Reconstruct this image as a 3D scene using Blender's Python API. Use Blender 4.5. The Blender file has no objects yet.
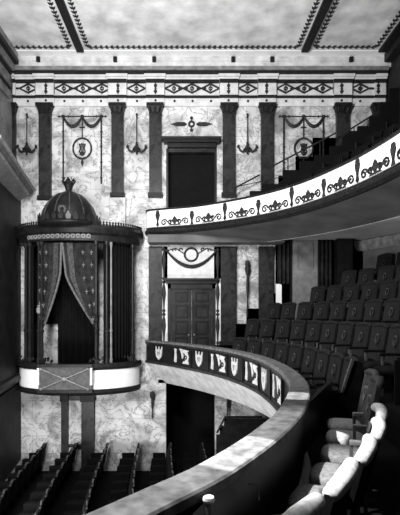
import bpy, math, random
from mathutils import Vector, Matrix
random.seed(4)
C = bpy.context.scene.collection
E = 4.7                       # eye height above the stalls floor
FW = 13.0                     # distance of the far wall
# ---------------------------------------------------------------- camera, light, exposure
cam = bpy.data.cameras.new('camera'); camo = bpy.data.objects.new('camera', cam); C.objects.link(camo)
camo.location = (0, 0, E); camo.rotation_euler = (math.pi/2, 0, 0)
cam.sensor_fit = 'HORIZONTAL'; cam.sensor_width = 36; cam.lens = 39.6
cam.shift_x = 0.03; cam.shift_y = 0.136; cam.clip_start = 0.05
bpy.context.scene.camera = camo
w = bpy.data.worlds.new('world'); bpy.context.scene.world = w; w.use_nodes = True
w.node_tree.nodes['Background'].inputs[0].default_value = (1, 1, 1, 1)
w.node_tree.nodes['Background'].inputs[1].default_value = 0.02
vs = bpy.context.scene.view_settings
vs.view_transform = 'Standard'; vs.look = 'None'; vs.gamma = 1; vs.exposure = 0.0; vs.use_curve_mapping = False

def lamp(name, kind, loc, power, target=None, size=0.3, spot=None, blend=0.3, sizey=None):
    l = bpy.data.lights.new(name, kind); l.energy = power; l.color = (1, 1, 1)
    if kind == 'AREA':
        l.size = size
        if sizey: l.shape = 'RECTANGLE'; l.size_y = sizey
    else: l.shadow_soft_size = size
    if spot: l.spot_size = math.radians(spot); l.spot_blend = blend
    o = bpy.data.objects.new(name, l); C.objects.link(o); o.location = loc
    if target is not None:
        o.rotation_euler = (Vector(target) - Vector(loc)).to_track_quat('-Z', 'Y').to_euler()
    return o
lamp('chandelier_light', 'POINT', (-0.6, 6.0, E+4.6), 170, size=0.4)
lamp('added_wall_flood', 'AREA', (-1.6, 4.6, E+4.4), 720, target=(0.2, 13, E+4.6), size=1.2)  # unseen flood, added to light the far wall but not the foreground
lamp('stage_light', 'AREA', (-3.4, 4.7, E+1.2), 420, target=(0.0, 13, E+0.2), size=1.6)
lamp('rear_circle_light', 'POINT', (5.0, 9.6, E+1.5), 6, size=0.15)
lamp('footlight', 'AREA', (-3.7, 6.8, 1.3), 330, target=(0.8, 10.5, E-1.7), size=0.9)
lamp('ledge_spot_left', 'SPOT', (-2.6, 4.2, E+4.5), 4500, target=(-0.25, 2.0, E-0.83), size=0.1, spot=8, blend=0.4)
lamp('ledge_spot_near', 'SPOT', (-2.6, 4.2, E+4.5), 9500, target=(0.28, 2.64, E-0.83), size=0.02, spot=6.3, blend=0.15)
lamp('ledge_spot_far', 'SPOT', (-2.6, 4.2, E+4.5), 9500, target=(1.05, 4.36, E-0.83), size=0.02, spot=3.6, blend=0.15)
lamp('seat_spot', 'SPOT', (-2.4, 2.0, E+4.6), 5200, target=(0.9, 2.85, E-1.1), size=0.05, spot=20, blend=0.6)

# ---------------------------------------------------------------- materials
def lin(v):
    v = v/255.0
    return v/12.92 if v <= 0.04045 else ((v+0.055)/1.055)**2.4
def g4(v): x = lin(v); return (x, x, x, 1)
MATS = {}
def plain(name, v, rough=0.6, metal=0.0, var=0.0, scale=8.0, spec=0.12, bump=0.0):
    if name in MATS: return MATS[name]
    m = bpy.data.materials.new(name); m.use_nodes = True; nt = m.node_tree; b = nt.nodes['Principled BSDF']
    b.inputs['Roughness'].default_value = rough; b.inputs['Metallic'].default_value = metal
    b.inputs['Specular IOR Level'].default_value = spec
    n = nt.nodes.new('ShaderNodeTexNoise'); n.inputs['Scale'].default_value = scale; n.inputs['Detail'].default_value = 6
    tc = nt.nodes.new('ShaderNodeTexCoord'); nt.links.new(tc.outputs['Object'], n.inputs['Vector'])
    r = nt.nodes.new('ShaderNodeValToRGB')
    r.color_ramp.elements[0].position = 0.3; r.color_ramp.elements[1].position = 0.7
    r.color_ramp.elements[0].color = g4(max(0, v-var)); r.color_ramp.elements[1].color = g4(min(255, v+var))
    nt.links.new(n.outputs['Fac'], r.inputs['Fac']); nt.links.new(r.outputs['Color'], b.inputs['Base Color'])
    if bump:
        bp = nt.nodes.new('ShaderNodeBump'); bp.inputs['Strength'].default_value = bump; bp.inputs['Distance'].default_value = 0.02
        nt.links.new(n.outputs['Fac'], bp.inputs['Height']); nt.links.new(bp.outputs['Normal'], b.inputs['Normal'])
    MATS[name] = m; return m
def marble(name, base, vein, cloud, scale=1.0, joints=None, rough=0.35, vw=0.03):
    m = bpy.data.materials.new(name); m.use_nodes = True; nt = m.node_tree; b = nt.nodes['Principled BSDF']
    L = nt.links.new; b.inputs['Roughness'].default_value = rough; b.inputs['Specular IOR Level'].default_value = 0.15
    tc = nt.nodes.new('ShaderNodeTexCoord')
    n1 = nt.nodes.new('ShaderNodeTexNoise'); n1.inputs['Scale'].default_value = 1.3*scale; n1.inputs['Detail'].default_value = 5
    n1.inputs['Distortion'].default_value = 1.2; L(tc.outputs['Object'], n1.inputs['Vector'])
    # veins: narrow ridge of a distorted noise
    n2 = nt.nodes.new('ShaderNodeTexNoise'); n2.inputs['Scale'].default_value = 2.1*scale; n2.inputs['Detail'].default_value = 7
    n2.inputs['Roughness'].default_value = 0.62; n2.inputs['Distortion'].default_value = 1.6; L(tc.outputs['Object'], n2.inputs['Vector'])
    s = nt.nodes.new('ShaderNodeMath'); s.operation = 'SUBTRACT'; s.inputs[1].default_value = 0.5; L(n2.outputs['Fac'], s.inputs[0])
    a = nt.nodes.new('ShaderNodeMath'); a.operation = 'ABSOLUTE'; L(s.outputs[0], a.inputs[0])
    rv = nt.nodes.new('ShaderNodeMapRange'); rv.inputs['From Min'].default_value = 0; rv.inputs['From Max'].default_value = vw
    rv.inputs['To Min'].default_value = 0.75; rv.inputs['To Max'].default_value = 0; L(a.outputs[0], rv.inputs['Value'])
    rc = nt.nodes.new('ShaderNodeValToRGB'); rc.color_ramp.elements[0].position = 0.36; rc.color_ramp.elements[1].position = 0.56
    rc.color_ramp.elements[0].color = g4(cloud); rc.color_ramp.elements[1].color = g4(base); L(n1.outputs['Fac'], rc.inputs['Fac'])
    mx = nt.nodes.new('ShaderNodeMix'); mx.data_type = 'RGBA'
    L(rv.outputs['Result'], mx.inputs['Factor']); L(rc.outputs['Color'], mx.inputs['A']); mx.inputs['B'].default_value = g4(vein)
    out = mx.outputs['Result']
    if joints:
        sp = nt.nodes.new('ShaderNodeSeparateXYZ'); L(tc.outputs['Object'], sp.inputs[0])
        cb = nt.nodes.new('ShaderNodeCombineXYZ'); L(sp.outputs['X'], cb.inputs['X']); L(sp.outputs['Z'], cb.inputs['Y'])
        br = nt.nodes.new('ShaderNodeTexBrick'); br.inputs['Scale'].default_value = 1.0
        br.inputs['Brick Width'].default_value = joints[0]; br.inputs['Row Height'].default_value = joints[1]
        br.inputs['Mortar Size'].default_value = 0.008; br.inputs['Mortar Smooth'].default_value = 0.3
        br.inputs['Color1'].default_value = (1, 1, 1, 1); br.inputs['Color2'].default_value = (0.80, 0.80, 0.80, 1)
        br.inputs['Mortar'].default_value = (0.62, 0.62, 0.62, 1); L(cb.outputs[0], br.inputs['Vector'])
        mm = nt.nodes.new('ShaderNodeMix'); mm.data_type = 'RGBA'; mm.blend_type = 'MULTIPLY'; mm.inputs['Factor'].default_value = 1
        L(out, mm.inputs['A']); L(br.outputs['Color'], mm.inputs['B']); out = mm.outputs['Result']
    L(out, b.inputs['Base Color'])
    return m
M_wall = marble('pale_veined_marble', 208, 84, 140, 1.0, joints=(1.15, 0.52))
M_frz = plain('pale_stone', 200, 0.5, var=14, scale=5)
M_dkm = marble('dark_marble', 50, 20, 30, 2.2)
M_cap = plain('dark_capital_bronze', 26, 0.45, var=12, scale=20)
M_line = plain('dark_moulding', 32, 0.5, var=8, scale=10)
M_mid = plain('grey_moulding', 120, 0.5, var=22, scale=6)
M_ceil = plain('ceiling_mottled_plaster', 208, 0.8, var=30, scale=2.0)
M_white = plain('white_stucco', 238, 0.55, var=6, scale=5)
M_cove = plain('cove_plaster', 192, 0.6, var=22, scale=4)
M_orn = plain('dark_relief', 40, 0.5, var=14, scale=30)
M_gil = plain('pale_gilding', 215, 0.4, var=20, scale=25)
M_crest = plain('crest_plaster', 178, 0.6, var=20, scale=25)
M_gilm = plain('dull_gilding', 120, 0.4, var=30, scale=25)
M_black = plain('black_interior', 12, 0.8, var=3)
M_dwood = plain('dark_wood', 22, 0.4, var=7, scale=6, spec=0.2)
M_mwood = plain('mid_wood', 36, 0.35, var=12, scale=4, spec=0.2)
M_vel = plain('dark_velvet', 12, 0.9, var=4, scale=12)
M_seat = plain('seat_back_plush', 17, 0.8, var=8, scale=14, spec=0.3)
M_seatn = plain('lit_seat_back_plush', 62, 0.65, var=14, scale=14)  # lit tone of the seat plush; far rows get a darker copy
M_roll = plain('lit_top_roll', 205, 0.6, var=25, scale=25)  # pale tone paints the light hitting the seat tops
M_stall = plain('stalls_plush', 9, 0.9, var=4, scale=14)
M_gild = plain('dim_gilding', 62, 0.4, var=24, scale=25)
M_seatd = plain('seat_dark_plush', 12, 0.8, var=5, scale=14)
M_cush = plain('lit_cushion_plush', 128, 0.7, var=20, scale=30, bump=0.2)  # near cushions take a lit tone, far ones the dark plush
M_arm = plain('armrest_wood', 120, 0.3, var=14, scale=12, spec=0.6)
M_metal = plain('seat_iron', 120, 0.3, metal=0.6, var=20, scale=20)
M_floor = plain('dark_carpet', 10, 0.9, var=4, scale=30)
M_ledge = plain('ledge_stone', 88, 0.6, var=22, scale=14)
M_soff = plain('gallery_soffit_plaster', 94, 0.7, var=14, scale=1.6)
M_soffl = plain('lit_under_ceiling', 176, 0.7, var=14, scale=2)  # lighter copy of the soffit plaster, paints the lit ceiling part
M_dark2 = plain('proscenium_dark', 34, 0.6, var=12, scale=3)
M_lwall = marble('shaded_side_marble', 120, 70, 92, 1.4)  # greyer marble carries the shade on the left wall
M_curt = plain('box_curtain_cloth', 34, 0.85, var=12, scale=8)
M_hem = plain('curtain_braid', 92, 0.7, var=20, scale=20)
M_dome = plain('dome_copper', 24, 0.4, var=9, scale=6, spec=0.2)
M_panel = plain('box_front_panel', 78, 0.6, var=12, scale=10)

# ---------------------------------------------------------------- mesh builder
class MB:
    def __init__(s): s.v = []; s.f = []
    def add(s, vs, fs):
        b = len(s.v); s.v += [tuple(v) for v in vs]; s.f += [tuple(i+b for i in f) for f in fs]; return s
    def box(s, x0, x1, y0, y1, z0, z1):
        return s.add([(x0,y0,z0),(x1,y0,z0),(x1,y1,z0),(x0,y1,z0),(x0,y0,z1),(x1,y0,z1),(x1,y1,z1),(x0,y1,z1)],
              [(0,3,2,1),(4,5,6,7),(0,1,5,4),(1,2,6,5),(2,3,7,6),(3,0,4,7)])
    def taperbox(s, c, b, t, z0, z1):   # centre, half sizes bottom, top
        x, y = c
        return s.add([(x-b[0],y-b[1],z0),(x+b[0],y-b[1],z0),(x+b[0],y+b[1],z0),(x-b[0],y+b[1],z0),
                      (x-t[0],y-t[1],z1),(x+t[0],y-t[1],z1),(x+t[0],y+t[1],z1),(x-t[0],y+t[1],z1)],
              [(0,3,2,1),(4,5,6,7),(0,1,5,4),(1,2,6,5),(2,3,7,6),(3,0,4,7)])
    def lathe(s, prof, c=(0,0,0), n=16, sx=1, sy=1, rz=0):
        vs = []; fs = []; m = len(prof)
        for i in range(n):
            a = 2*math.pi*i/n
            for r, z in prof: vs.append((c[0]+sx*r*math.cos(a), c[1]+sy*r*math.sin(a), c[2]+z))
        for i in range(n):
            j = (i+1) % n
            for k in range(m-1): fs.append((i*m+k, j*m+k, j*m+k+1, i*m+k+1))
        fs.append(tuple(i*m for i in range(n))[::-1]); fs.append(tuple(i*m+m-1 for i in range(n)))
        return s.add(vs, fs)
    def tube(s, pts, r, n=6, closed=False):
        pts = [Vector(p) for p in pts]; m = len(pts); vs = []; fs = []
        rr = r if isinstance(r, (list, tuple)) else [r]*m
        for i, p in enumerate(pts):
            if closed: t = pts[(i+1) % m]-pts[i-1]
            else: t = pts[min(i+1, m-1)]-pts[max(i-1, 0)]
            t = t.normalized() if t.length > 0 else Vector((0,0,1))
            up = Vector((0,0,1)) if abs(t.z) < 0.9 else Vector((0,1,0))
            a = t.cross(up).normalized(); b = t.cross(a).normalized()
            if abs(t.z) >= 0.9: pass
            for k in range(n):
                q = 2*math.pi*k/n; vs.append(p+a*rr[i]*math.cos(q)+b*rr[i]*math.sin(q))
        for i in range(m if closed else m-1):
            j = (i+1) % m
            for k in range(n): l = (k+1) % n; fs.append((i*n+k, i*n+l, j*n+l, j*n+k))
        if not closed: fs.append(tuple(range(n))[::-1]); fs.append(tuple((m-1)*n+k for k in range(n)))
        return s.add(vs, fs)
    def prism(s, poly, O, U, V, N, d0, d1):   # polygon (u,v) in frame, thickness along N d0..d1
        O = Vector(O); U = Vector(U); V = Vector(V); N = Vector(N); n = len(poly)
        vs = [O+U*u+V*v+N*d0 for u, v in poly]+[O+U*u+V*v+N*d1 for u, v in poly]
        fs = [tuple(range(n))[::-1], tuple(range(n, 2*n))]+[(i, (i+1) % n, n+(i+1) % n, n+i) for i in range(n)]
        return s.add(vs, fs)
    def ringprism(s, outer, inner, O, U, V, N, d0, d1):
        O = Vector(O); U = Vector(U); V = Vector(V); N = Vector(N); n = len(outer)
        P = lambda q, d: O+U*q[0]+V*q[1]+N*d
        vs = [P(q, d0) for q in outer]+[P(q, d0) for q in inner]+[P(q, d1) for q in outer]+[P(q, d1) for q in inner]
        fs = []
        for i in range(n):
            j = (i+1) % n
            fs += [(2*n+i, 2*n+j, 3*n+j, 3*n+i), (i, n+i, n+j, j), (i, j, 2*n+j, 2*n+i), (n+i, 3*n+i, 3*n+j, n+j)]
        return s.add(vs, fs)
    def sweep(s, path, prof, closed=True):   # path: [(pos2, normal2)], prof: [(offset, z)]
        m = len(prof); vs = []; fs = []
        for p, nn in path:
            for d, z in prof: vs.append((p[0]+nn[0]*d, p[1]+nn[1]*d, z))
        for i in range(len(path)-1):
            for k in range(m if closed else m-1):
                l = (k+1) % m; fs.append((i*m+k, (i+1)*m+k, (i+1)*m+l, i*m+l))
        if closed: fs.append(tuple(range(m))); fs.append(tuple((len(path)-1)*m+k for k in range(m))[::-1])
        return s.add(vs, fs)
    def build(s, name, mat, parent=None, smooth=False, bevel=0, xf=None, loc=None):
        me = bpy.data.meshes.new(name)
        vv = s.v
        if xf: vv = [tuple(xf @ Vector(v)) for v in vv]
        org = Vector((0,0,0))
        if parent is not None:
            if loc is None:
                q = parent
                while q is not None: org = org+q.location; q = q.parent
        else:
            if loc is not None: org = Vector(loc)
        me.from_pydata([tuple(Vector(v)-org) if parent is None or loc is None else v for v in vv], [], s.f)
        import bmesh
        bm = bmesh.new(); bm.from_mesh(me); bmesh.ops.recalc_face_normals(bm, faces=bm.faces); bm.to_mesh(me); bm.free()
        if smooth:
            for p in me.polygons: p.use_smooth = True
        me.materials.append(mat)
        o = bpy.data.objects.new(name, me); C.objects.link(o)
        if parent is not None: o.parent = parent
        elif loc is not None: o.location = loc
        if bevel:
            md = o.modifiers.new('bevel', 'BEVEL'); md.width = bevel; md.segments = 2; md.limit_method = 'ANGLE'
        return o
def tag(o, label=None, cat=None, group=None, kind=None):
    if label: o['label'] = label
    if cat: o['category'] = cat
    if group: o['group'] = group
    if kind: o['kind'] = kind
    return o
# roots sit at a base point; mesh parts are built in world coordinates (children of an unrotated empty)
def root(name, loc, label, cat, group=None):
    o = bpy.data.objects.new(name, None); C.objects.link(o); o.location = loc; o.empty_display_size = 0.1
    return tag(o, label, cat, group)
def S(name, mb, mat, **k): return tag(mb.build(name, mat, **k), kind='structure')
def struct(o, label, cat): return tag(o, label, cat)

def fx(px, Y=FW): return (px-188)*Y/440.0
def fz(py, Y=FW): return E+(312-py)*Y/440.0
def circ(r, n=20, cx=0, cy=0, sx=1, sy=1): return [(cx+sx*r*math.cos(2*math.pi*i/n), cy+sy*r*math.sin(2*math.pi*i/n)) for i in range(n)]

# path utilities (Catmull-Rom, resampled by arc length)
def spline(pts, step=0.08):
    out = []; P = [Vector(p) for p in pts]; P = [2*P[0]-P[1]]+P+[2*P[-1]-P[-2]]
    for i in range(1, len(P)-2):
        for k in range(24):
            t = k/24.0; a, b, c, d = P[i-1], P[i], P[i+1], P[i+2]
            out.append(0.5*((2*b)+(c-a)*t+(2*a-5*b+4*c-d)*t*t+(3*b-a-3*c+d)*t**3))
    out.append(P[-2]); 
    L = [0]
    for i in range(1, len(out)): L.append(L[-1]+(out[i]-out[i-1]).length)
    return out, L
class Path:
    def __init__(s, pts): s.p, s.L = spline(pts); s.len = s.L[-1]
    def at(s, t):     # position, tangent (far->near), outward normal
        t = max(0, min(s.len, t))
        lo, hi = 0, len(s.L)-1
        while hi-lo > 1:
            mid = (lo+hi)//2
            if s.L[mid] <= t: lo = mid
            else: hi = mid
        f = (t-s.L[lo])/max(1e-9, s.L[hi]-s.L[lo]); p = s.p[lo].lerp(s.p[hi], f)
        a = s.p[max(0, lo-3)]; b = s.p[min(len(s.p)-1, hi+3)]; tg = (b-a).normalized()
        return p, tg, Vector((-tg[1], tg[0]))
    def run(s, t0=0, t1=None, step=0.12):
        t1 = s.len if t1 is None else t1; n = max(2, int((t1-t0)/step)+1)
        return [(lambda q: ((q[0][0], q[0][1]), (q[2][0], q[2][1])))(s.at(t0+(t1-t0)*i/(n-1))) for i in range(n)]
    def at_px(s, px):
        k = (px-188)/440.0; best = None
        for i in range(2000):
            t = s.len*i/2000; p, _, _ = s.at(t)
            if p[0]/p[1] >= k: return t
        return s.len

# ---------------------------------------------------------------- room shell
XL, XR = -5.15, 5.87
ZC = E+7.40
def wall_holes(mb, x0, x1, z0, z1, y0, y1, holes):
    xs = sorted(set([x0, x1]+[h[0] for h in holes]+[h[1] for h in holes])); zs = sorted(set([z0, z1]+[h[2] for h in holes]+[h[3] for h in holes]))
    for i in range(len(xs)-1):
        for j in range(len(zs)-1):
            cx = (xs[i]+xs[i+1])/2; cz = (zs[j]+zs[j+1])/2
            if any(h[0] < cx < h[1] and h[2] < cz < h[3] for h in holes): continue
            mb.box(xs[i], xs[i+1], y0, y1, zs[j], zs[j+1])
H1 = (fx(167), fx(215.5), fz(207)-.7, fz(149))      # gallery level doorway
H2 = (fx(166), fx(215), 0.0, fz(383))                # stalls doorway
H3 = (fx(275.5), fx(331), fz(306)-0.9, fz(236))      # recess at the back of the circle
wl = MB(); wall_holes(wl, XL-0.2, 9.0, 0, ZC, FW, FW+0.3, [H1, H2, H3])
S('wall_far', wl, M_wall)
for i, h in enumerate((H1, H2, H3)):
    m = MB(); x0, x1, z0, z1 = h; a, b = FW+0.3, FW+1.6
    m.box(x0-0.1, x1+0.1, b, b+0.1, z0-0.1, z1+0.1); m.box(x0-0.1, x0, a, b, z0-0.1, z1+0.1); m.box(x1, x1+0.1, a, b, z0-0.1, z1+0.1)
    m.box(x0, x1, a, b, z1, z1+0.1); m.box(x0, x1, a, b, z0-0.1, z0)
    S('wall_passage', m, M_black)
m = MB().box(-7.5, 9.0, -1.5, FW+0.3, -0.1, 0); S('floor', m, M_floor)
m = MB().box(XL-0.2, 9.0, -1.5, FW+0.3, ZC, ZC+0.15); S('ceiling', m, M_ceil)
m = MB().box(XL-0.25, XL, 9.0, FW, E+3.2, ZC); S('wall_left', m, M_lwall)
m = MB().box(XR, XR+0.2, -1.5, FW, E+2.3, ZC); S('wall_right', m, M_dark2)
# proscenium flank (dark), slightly splayed, with its cornice and band
def line_path(a, b): 
    a = Vector(a); b = Vector(b); t = (b-a).normalized(); nn = (t[1], -t[0]); return [((a[0], a[1]), nn), ((b[0], b[1]), nn)]
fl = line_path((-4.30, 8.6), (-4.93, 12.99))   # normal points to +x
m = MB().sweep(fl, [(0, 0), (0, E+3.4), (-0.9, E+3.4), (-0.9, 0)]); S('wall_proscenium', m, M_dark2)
pc = root('proscenium_cornice', (-4.2, 11.0, E+3.5), 'dark sloping cornice with a pale edge moulding high on the left proscenium flank', 'cornice')
cp = line_path((-4.05, 8.8), (-4.72, 12.75))
MB().sweep(cp, [(-0.5, E+3.05), (0.10, E+3.35), (0.24, E+3.52), (0.24, E+3.62), (-0.6, E+3.75)]).build('cornice_body', plain('cornice_grey', 110, .6, var=14, scale=4), pc)
MB().sweep(cp, [(0.24, E+3.50), (0.29, E+3.50), (0.29, E+3.56), (0.24, E+3.56)]).build('edge_moulding', M_mid, pc)
MB().sweep(cp, [(0.10, E+3.33), (0.15, E+3.33), (0.17, E+3.38), (0.12, E+3.38)]).build('lower_moulding', M_mid, pc)
pb = root('proscenium_band', (-4.7, 11.0, E-1.9), 'dark moulded band low on the left proscenium flank beside the box', 'moulding')
MB().sweep(fl, [(0, E-1.98), (0.10, E-1.95), (0.16, E-1.84), (0.10, E-1.76), (0, E-1.74)]).build('torus', M_cap, pb)
MB().sweep(fl, [(0, E-2.12), (0.06, E-2.12), (0.06, E-2.05), (0, E-2.05)]).build('fillet', M_dark2, pb)
m = MB().sweep(fl, [(0, 0.0), (0.07, 0.0), (0.07, 0.32), (0, 0.36)]); S('baseboard_left', m, M_mid)

# ---------------------------------------------------------------- entablature of the far wall
PX = [46, 118, 155.5, 228.5, 266.5, 341.5]
PW = [6.5, 6.5, 6.5, 6.5, 6.5, 6.5]
en = root('entablature', (0, FW-0.2, fz(100)), 'pale entablature with dark mouldings running under the ceiling of the far wall', 'entablature')
x0, x1 = XL+0.02, fx(384)
def breaks(mb, pa, pb, d, extra=0.07, w=9.2, low=0.0):
    zz = lambda p, e: fz(p, FW-d-e)
    mb.box(x0, x1, FW-d, FW, zz(pa, 0)-low, zz(pb, 0))
    for p in PX: mb.box(fx(p-w), fx(p+w), FW-d-extra, FW-d+0.001, zz(pa, extra*.5)-low, zz(pb, extra*.5))
    mb.box(fx(373), x1, FW-d-extra, FW-d+0.001, zz(pa, extra*.5)-low, zz(pb, extra*.5)); mb.box(x0, fx(17), FW-d-extra, FW-d+0.001, zz(pa, extra*.5)-low, zz(pb, extra*.5))
    return mb
breaks(MB(), 106, 96.5, 0.05, 0.05).build('architrave', M_frz, en)
breaks(MB(), 97.6, 95.4, 0.10).build('architrave_moulding', M_line, en)
breaks(MB(), 95.2, 81.5, 0.06, low=.03).build('frieze', M_frz, en)
breaks(MB(), 82.4, 79.2, 0.13).build('frieze_moulding', M_line, en)
breaks(MB(), 79.2, 76.4, 0.15, 0.06, 10, low=.0).build('cornice_bed', M_frz, en)
breaks(MB(), 76.6, 72.0, 0.20, 0.06, 10.5).build('cornice_step', M_frz, en)
Yc = FW-.28
MB().box(x0, x1, Yc, FW, fz(73, Yc), fz(69.3, Yc)).build('cornice_dark_moulding', M_line, en)  # dark line moulding below the cornice top
MB().box(x0, x1, FW-.32, FW, fz(69.6, FW-.32), fz(66, FW-.32)).build('cornice_top', M_mid, en)
MB().box(XL, XR, FW-.28, FW, fz(67, FW-.28), fz(61, FW-.28)).build('cove_lower', M_cove, en)
MB().box(XL, XR, FW-.30, FW, fz(61, FW-.30), ZC-.02).build('cove_middle', M_cove, en)
MB().box(XL, XR, FW-.56, FW-.0, ZC-.02, ZC-.001).build('cove_top', M_white, en)
W = lambda px, py, y: (fx(px, y), y, fz(py, y))
UX, UZ, NY = (1,0,0), (0,0,1), (0,-1,0)
for p in (42, 117, 155, 232, 270, 347):      # little dark lamps in the cove
    o = MB().box(fx(p)-0.055, fx(p)+0.055, FW-0.37, FW-0.29, fz(61.5, FW-.35), fz(56.5, FW-.35)).build('cove_vent', M_cap, None, bevel=0.015)
    side = {42:'farthest left above the box', 117:'above the pilaster right of the box dome', 155:'above the pilaster left of the dark doorway', 232:'above the pilaster right of the dark doorway', 270:'above the pilaster left of the right wreath', 347:'farthest right above the gallery seats'}[p]
    tag(o, 'small dark vent in the pale cove, '+side, 'vent', 'vents in the cove')
s = 1/33.85
def diamond(px, w=9.5):
    d = root('frieze_rhombus', W(px, 88.8, FW-0.08), None, None); return d
def rhomb_part(px, parent):
    o = MB(); O = W(px, 88.8, FW-0.06)
    o.ringprism([(-.30,0),(0,.155),(.30,0),(0,-.155)], [(-.22,0),(0,.105),(.22,0),(0,-.105)], O, UX, UZ, NY, 0, 0.035)
    o.prism([(-.41,.022),(-.41,-.022),(-.29,-.03),(-.29,.03)], O, UX, UZ, NY, 0, 0.03)
    o.prism([(.41,.022),(.29,.03),(.29,-.03),(.41,-.022)], O, UX, UZ, NY, 0, 0.03)
    o.ringprism(circ(.062, 12), circ(.036, 12), O, UX, UZ, NY, 0, 0.03)
    o.prism([(-.012,-.08),(.012,-.08),(.012,.085),(-.012,.085)], O, UX, UZ, NY, 0, 0.032)
    return o.build('rhombus_ornament', M_orn, parent)
for p in (28.5, 64, 83, 102, 136.5, 174, 192, 210.5, 247.5, 285.5, 304, 322.5, 360): rhomb_part(p, en)
for p in PX+[378, 11]:
    o = MB(); yb = FW-0.13; O = W(p, 88.8, yb)
    for k in (-1, 1): o.prism(circ(.048, 10, 0, k*.085), O, UX, UZ, NY, 0, 0.03)
    o.prism(circ(.034, 8), O, UX, UZ, NY, 0, 0.03); o.prism([(-.012,-.16),(.012,-.16),(.012,.16),(-.012,.16)], O, UX, UZ, NY, 0, 0.028)
    o.build('baluster_ornament', M_orn, en)
    # fine dark joints either side
    for q in (-9.2, 9.2):
        if p in PX: MB().box(fx(p+q)-.008, fx(p+q)+.008, FW-0.135, FW-0.06, fz(95.2), fz(82.2)).build('block_joint', M_mid, en)
ros = [28, 64.5, 83, 101, 137, 174.5, 192.5, 211, 248, 286, 304, 322.5, 360]
for p in ros: MB().prism(circ(.034, 10), W(p, 101.3, FW-0.05), UX, UZ, NY, 0, 0.02).build('rosette', M_orn, en)
for p in PX: MB().prism(circ(.034, 10), W(p, 100.6, FW-0.10), UX, UZ, NY, 0, 0.02).build('rosette', M_orn, en)
# return of the entablature along the left wall
er = root('side_entablature', (XL, 11.5, fz(90)), 'dark entablature return running along the shaded left wall', 'entablature')
for nm, a, b, d, mt in (('frieze', 106, 82.2, .06, M_lwall), ('frieze_moulding', 82.2, 79.2, .14, M_line), ('architrave_moulding', 97.4, 95.2, .12, M_line), ('cornice', 79.2, 73, .2, M_lwall), ('cornice_dark_moulding', 73, 68.5, .32, M_line), ('cornice_top', 68.5, 62, .3, M_mid)):
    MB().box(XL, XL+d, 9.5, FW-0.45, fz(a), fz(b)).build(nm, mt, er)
m = MB().box(XR-0.25, XR, -1.5, FW-0.4, fz(70), fz(62)); S('trim_right', m, M_line)

# ---------------------------------------------------------------- pilasters
def pilaster(px, name, label, ptop, pbot, half=6.0, cap=True, y=FW, d=0.13, mat=None, base=True, group=None, z0=None):
    zb = fz(pbot) if z0 is None else z0; zt = fz(ptop, y-d); h = half*s; X = fx(px)
    r = root(name, (X, y-d/2, zb), label, 'pilaster', group)
    zt2 = zt-0.30 if cap else zt
    MB().box(X-h, X+h, y-d, y, zb+(0.12 if base else 0), zt2).build('shaft', mat or M_dkm, r)
    if cap:
        m = MB()
        m.box(X-h*1.05, X+h*1.05, y-d-.01, y, zt2, zt2+.05)
        m.taperbox((X, y-d/2-.01), (h*1.0, d/2+.01), (h*1.32, d/2+.05), zt2+.05, zt2+.22)
        m.box(X-h*1.42, X+h*1.42, y-d-.08, y, zt2+.22, zt)
        for k in (-1, 0, 1): m.tube([(X+k*h*.7, y-d-.01, zt2+.05), (X+k*h*.8, y-d-.05, zt2+.13), (X+k*h*.95, y-d-.07, zt2+.2)], [.03, .035, .02], 6)
        m.build('capital', M_cap, r)
    if base:
        MB().box(X-h*1.2, X+h*1.2, y-d-.04, y, zb, zb+.12).build('base', M_cap if y == FW else mat or M_dkm, r)
    return r
lab = {46:'left of the royal box dome', 118:'right of the dome between wreath and hanging lamp', 155.5:'just left of the dark gallery doorway', 228.5:'just right of the dark gallery doorway', 266.5:'left of the right lyre wreath', 341.5:'rising behind the gallery seats on the right'}
for p in PX: pilaster(p, 'marble_pilaster', 'tall dark marble pilaster, upper wall, '+lab[p], 103.5, 198 if p != 46 else 201, 6.0)
pilaster(12, 'marble_pilaster', 'dark pilaster in the upper left corner of the far wall', 103.5, 205, 4.6)
pilaster(377, 'marble_pilaster', 'dark capital of the pilaster in the upper right corner, mostly behind gallery seats', 103.5, 198, 5.0)
# plinths below upper pilasters
for p, q in ((46, 'under the pilaster left of the dome'), (118, 'under the pilaster right of the dome')):
    o = MB().box(fx(p-8), fx(p+8), FW-.16, FW, fz(238), fz(199 if p == 118 else 202)).build('pilaster_plinth', M_wall, None)
    tag(o, 'pale marble plinth block '+q, 'plinth')
# circle level
for p, hh, l in ((155.5, 6.5, 'left of the circle entrance door'), (228, 7.5, 'right of the circle entrance door'), (265.5, 7.2, 'right of the torch sconce above the seats')):
    pilaster(p, 'marble_pilaster', 'dark marble pilaster under the gallery, '+l, 246.5, 345, hh, cap=False, d=.12)
for p, hh, l in ((65.5, 3.3, 'left one under the box'), (88.5, 6.3, 'right one under the box')):
    r = pilaster(p, 'marble_pilaster', 'dark marble pilaster at stalls level, '+l, 391, 460, hh, cap=False, d=.12, z0=0.0)
    MB().box(fx(p-hh-.8), fx(p+hh+.8), FW-.17, FW-.12, fz(401), fz(391.5)).build('capital', M_cap, r)
tag(MB().box(fx(69.2), fx(82), FW-.1, FW, fz(400), fz(395)).build('cross_tie', M_dkm, None), 'dark horizontal tie between the two stalls pilasters under the box, upper', 'moulding')
tag(MB().box(fx(69.2), fx(82), FW-.1, FW, fz(446.5), fz(444)).build('cross_tie', M_dkm, None), 'dark horizontal tie between the two stalls pilasters under the box, lower', 'moulding')

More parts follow.
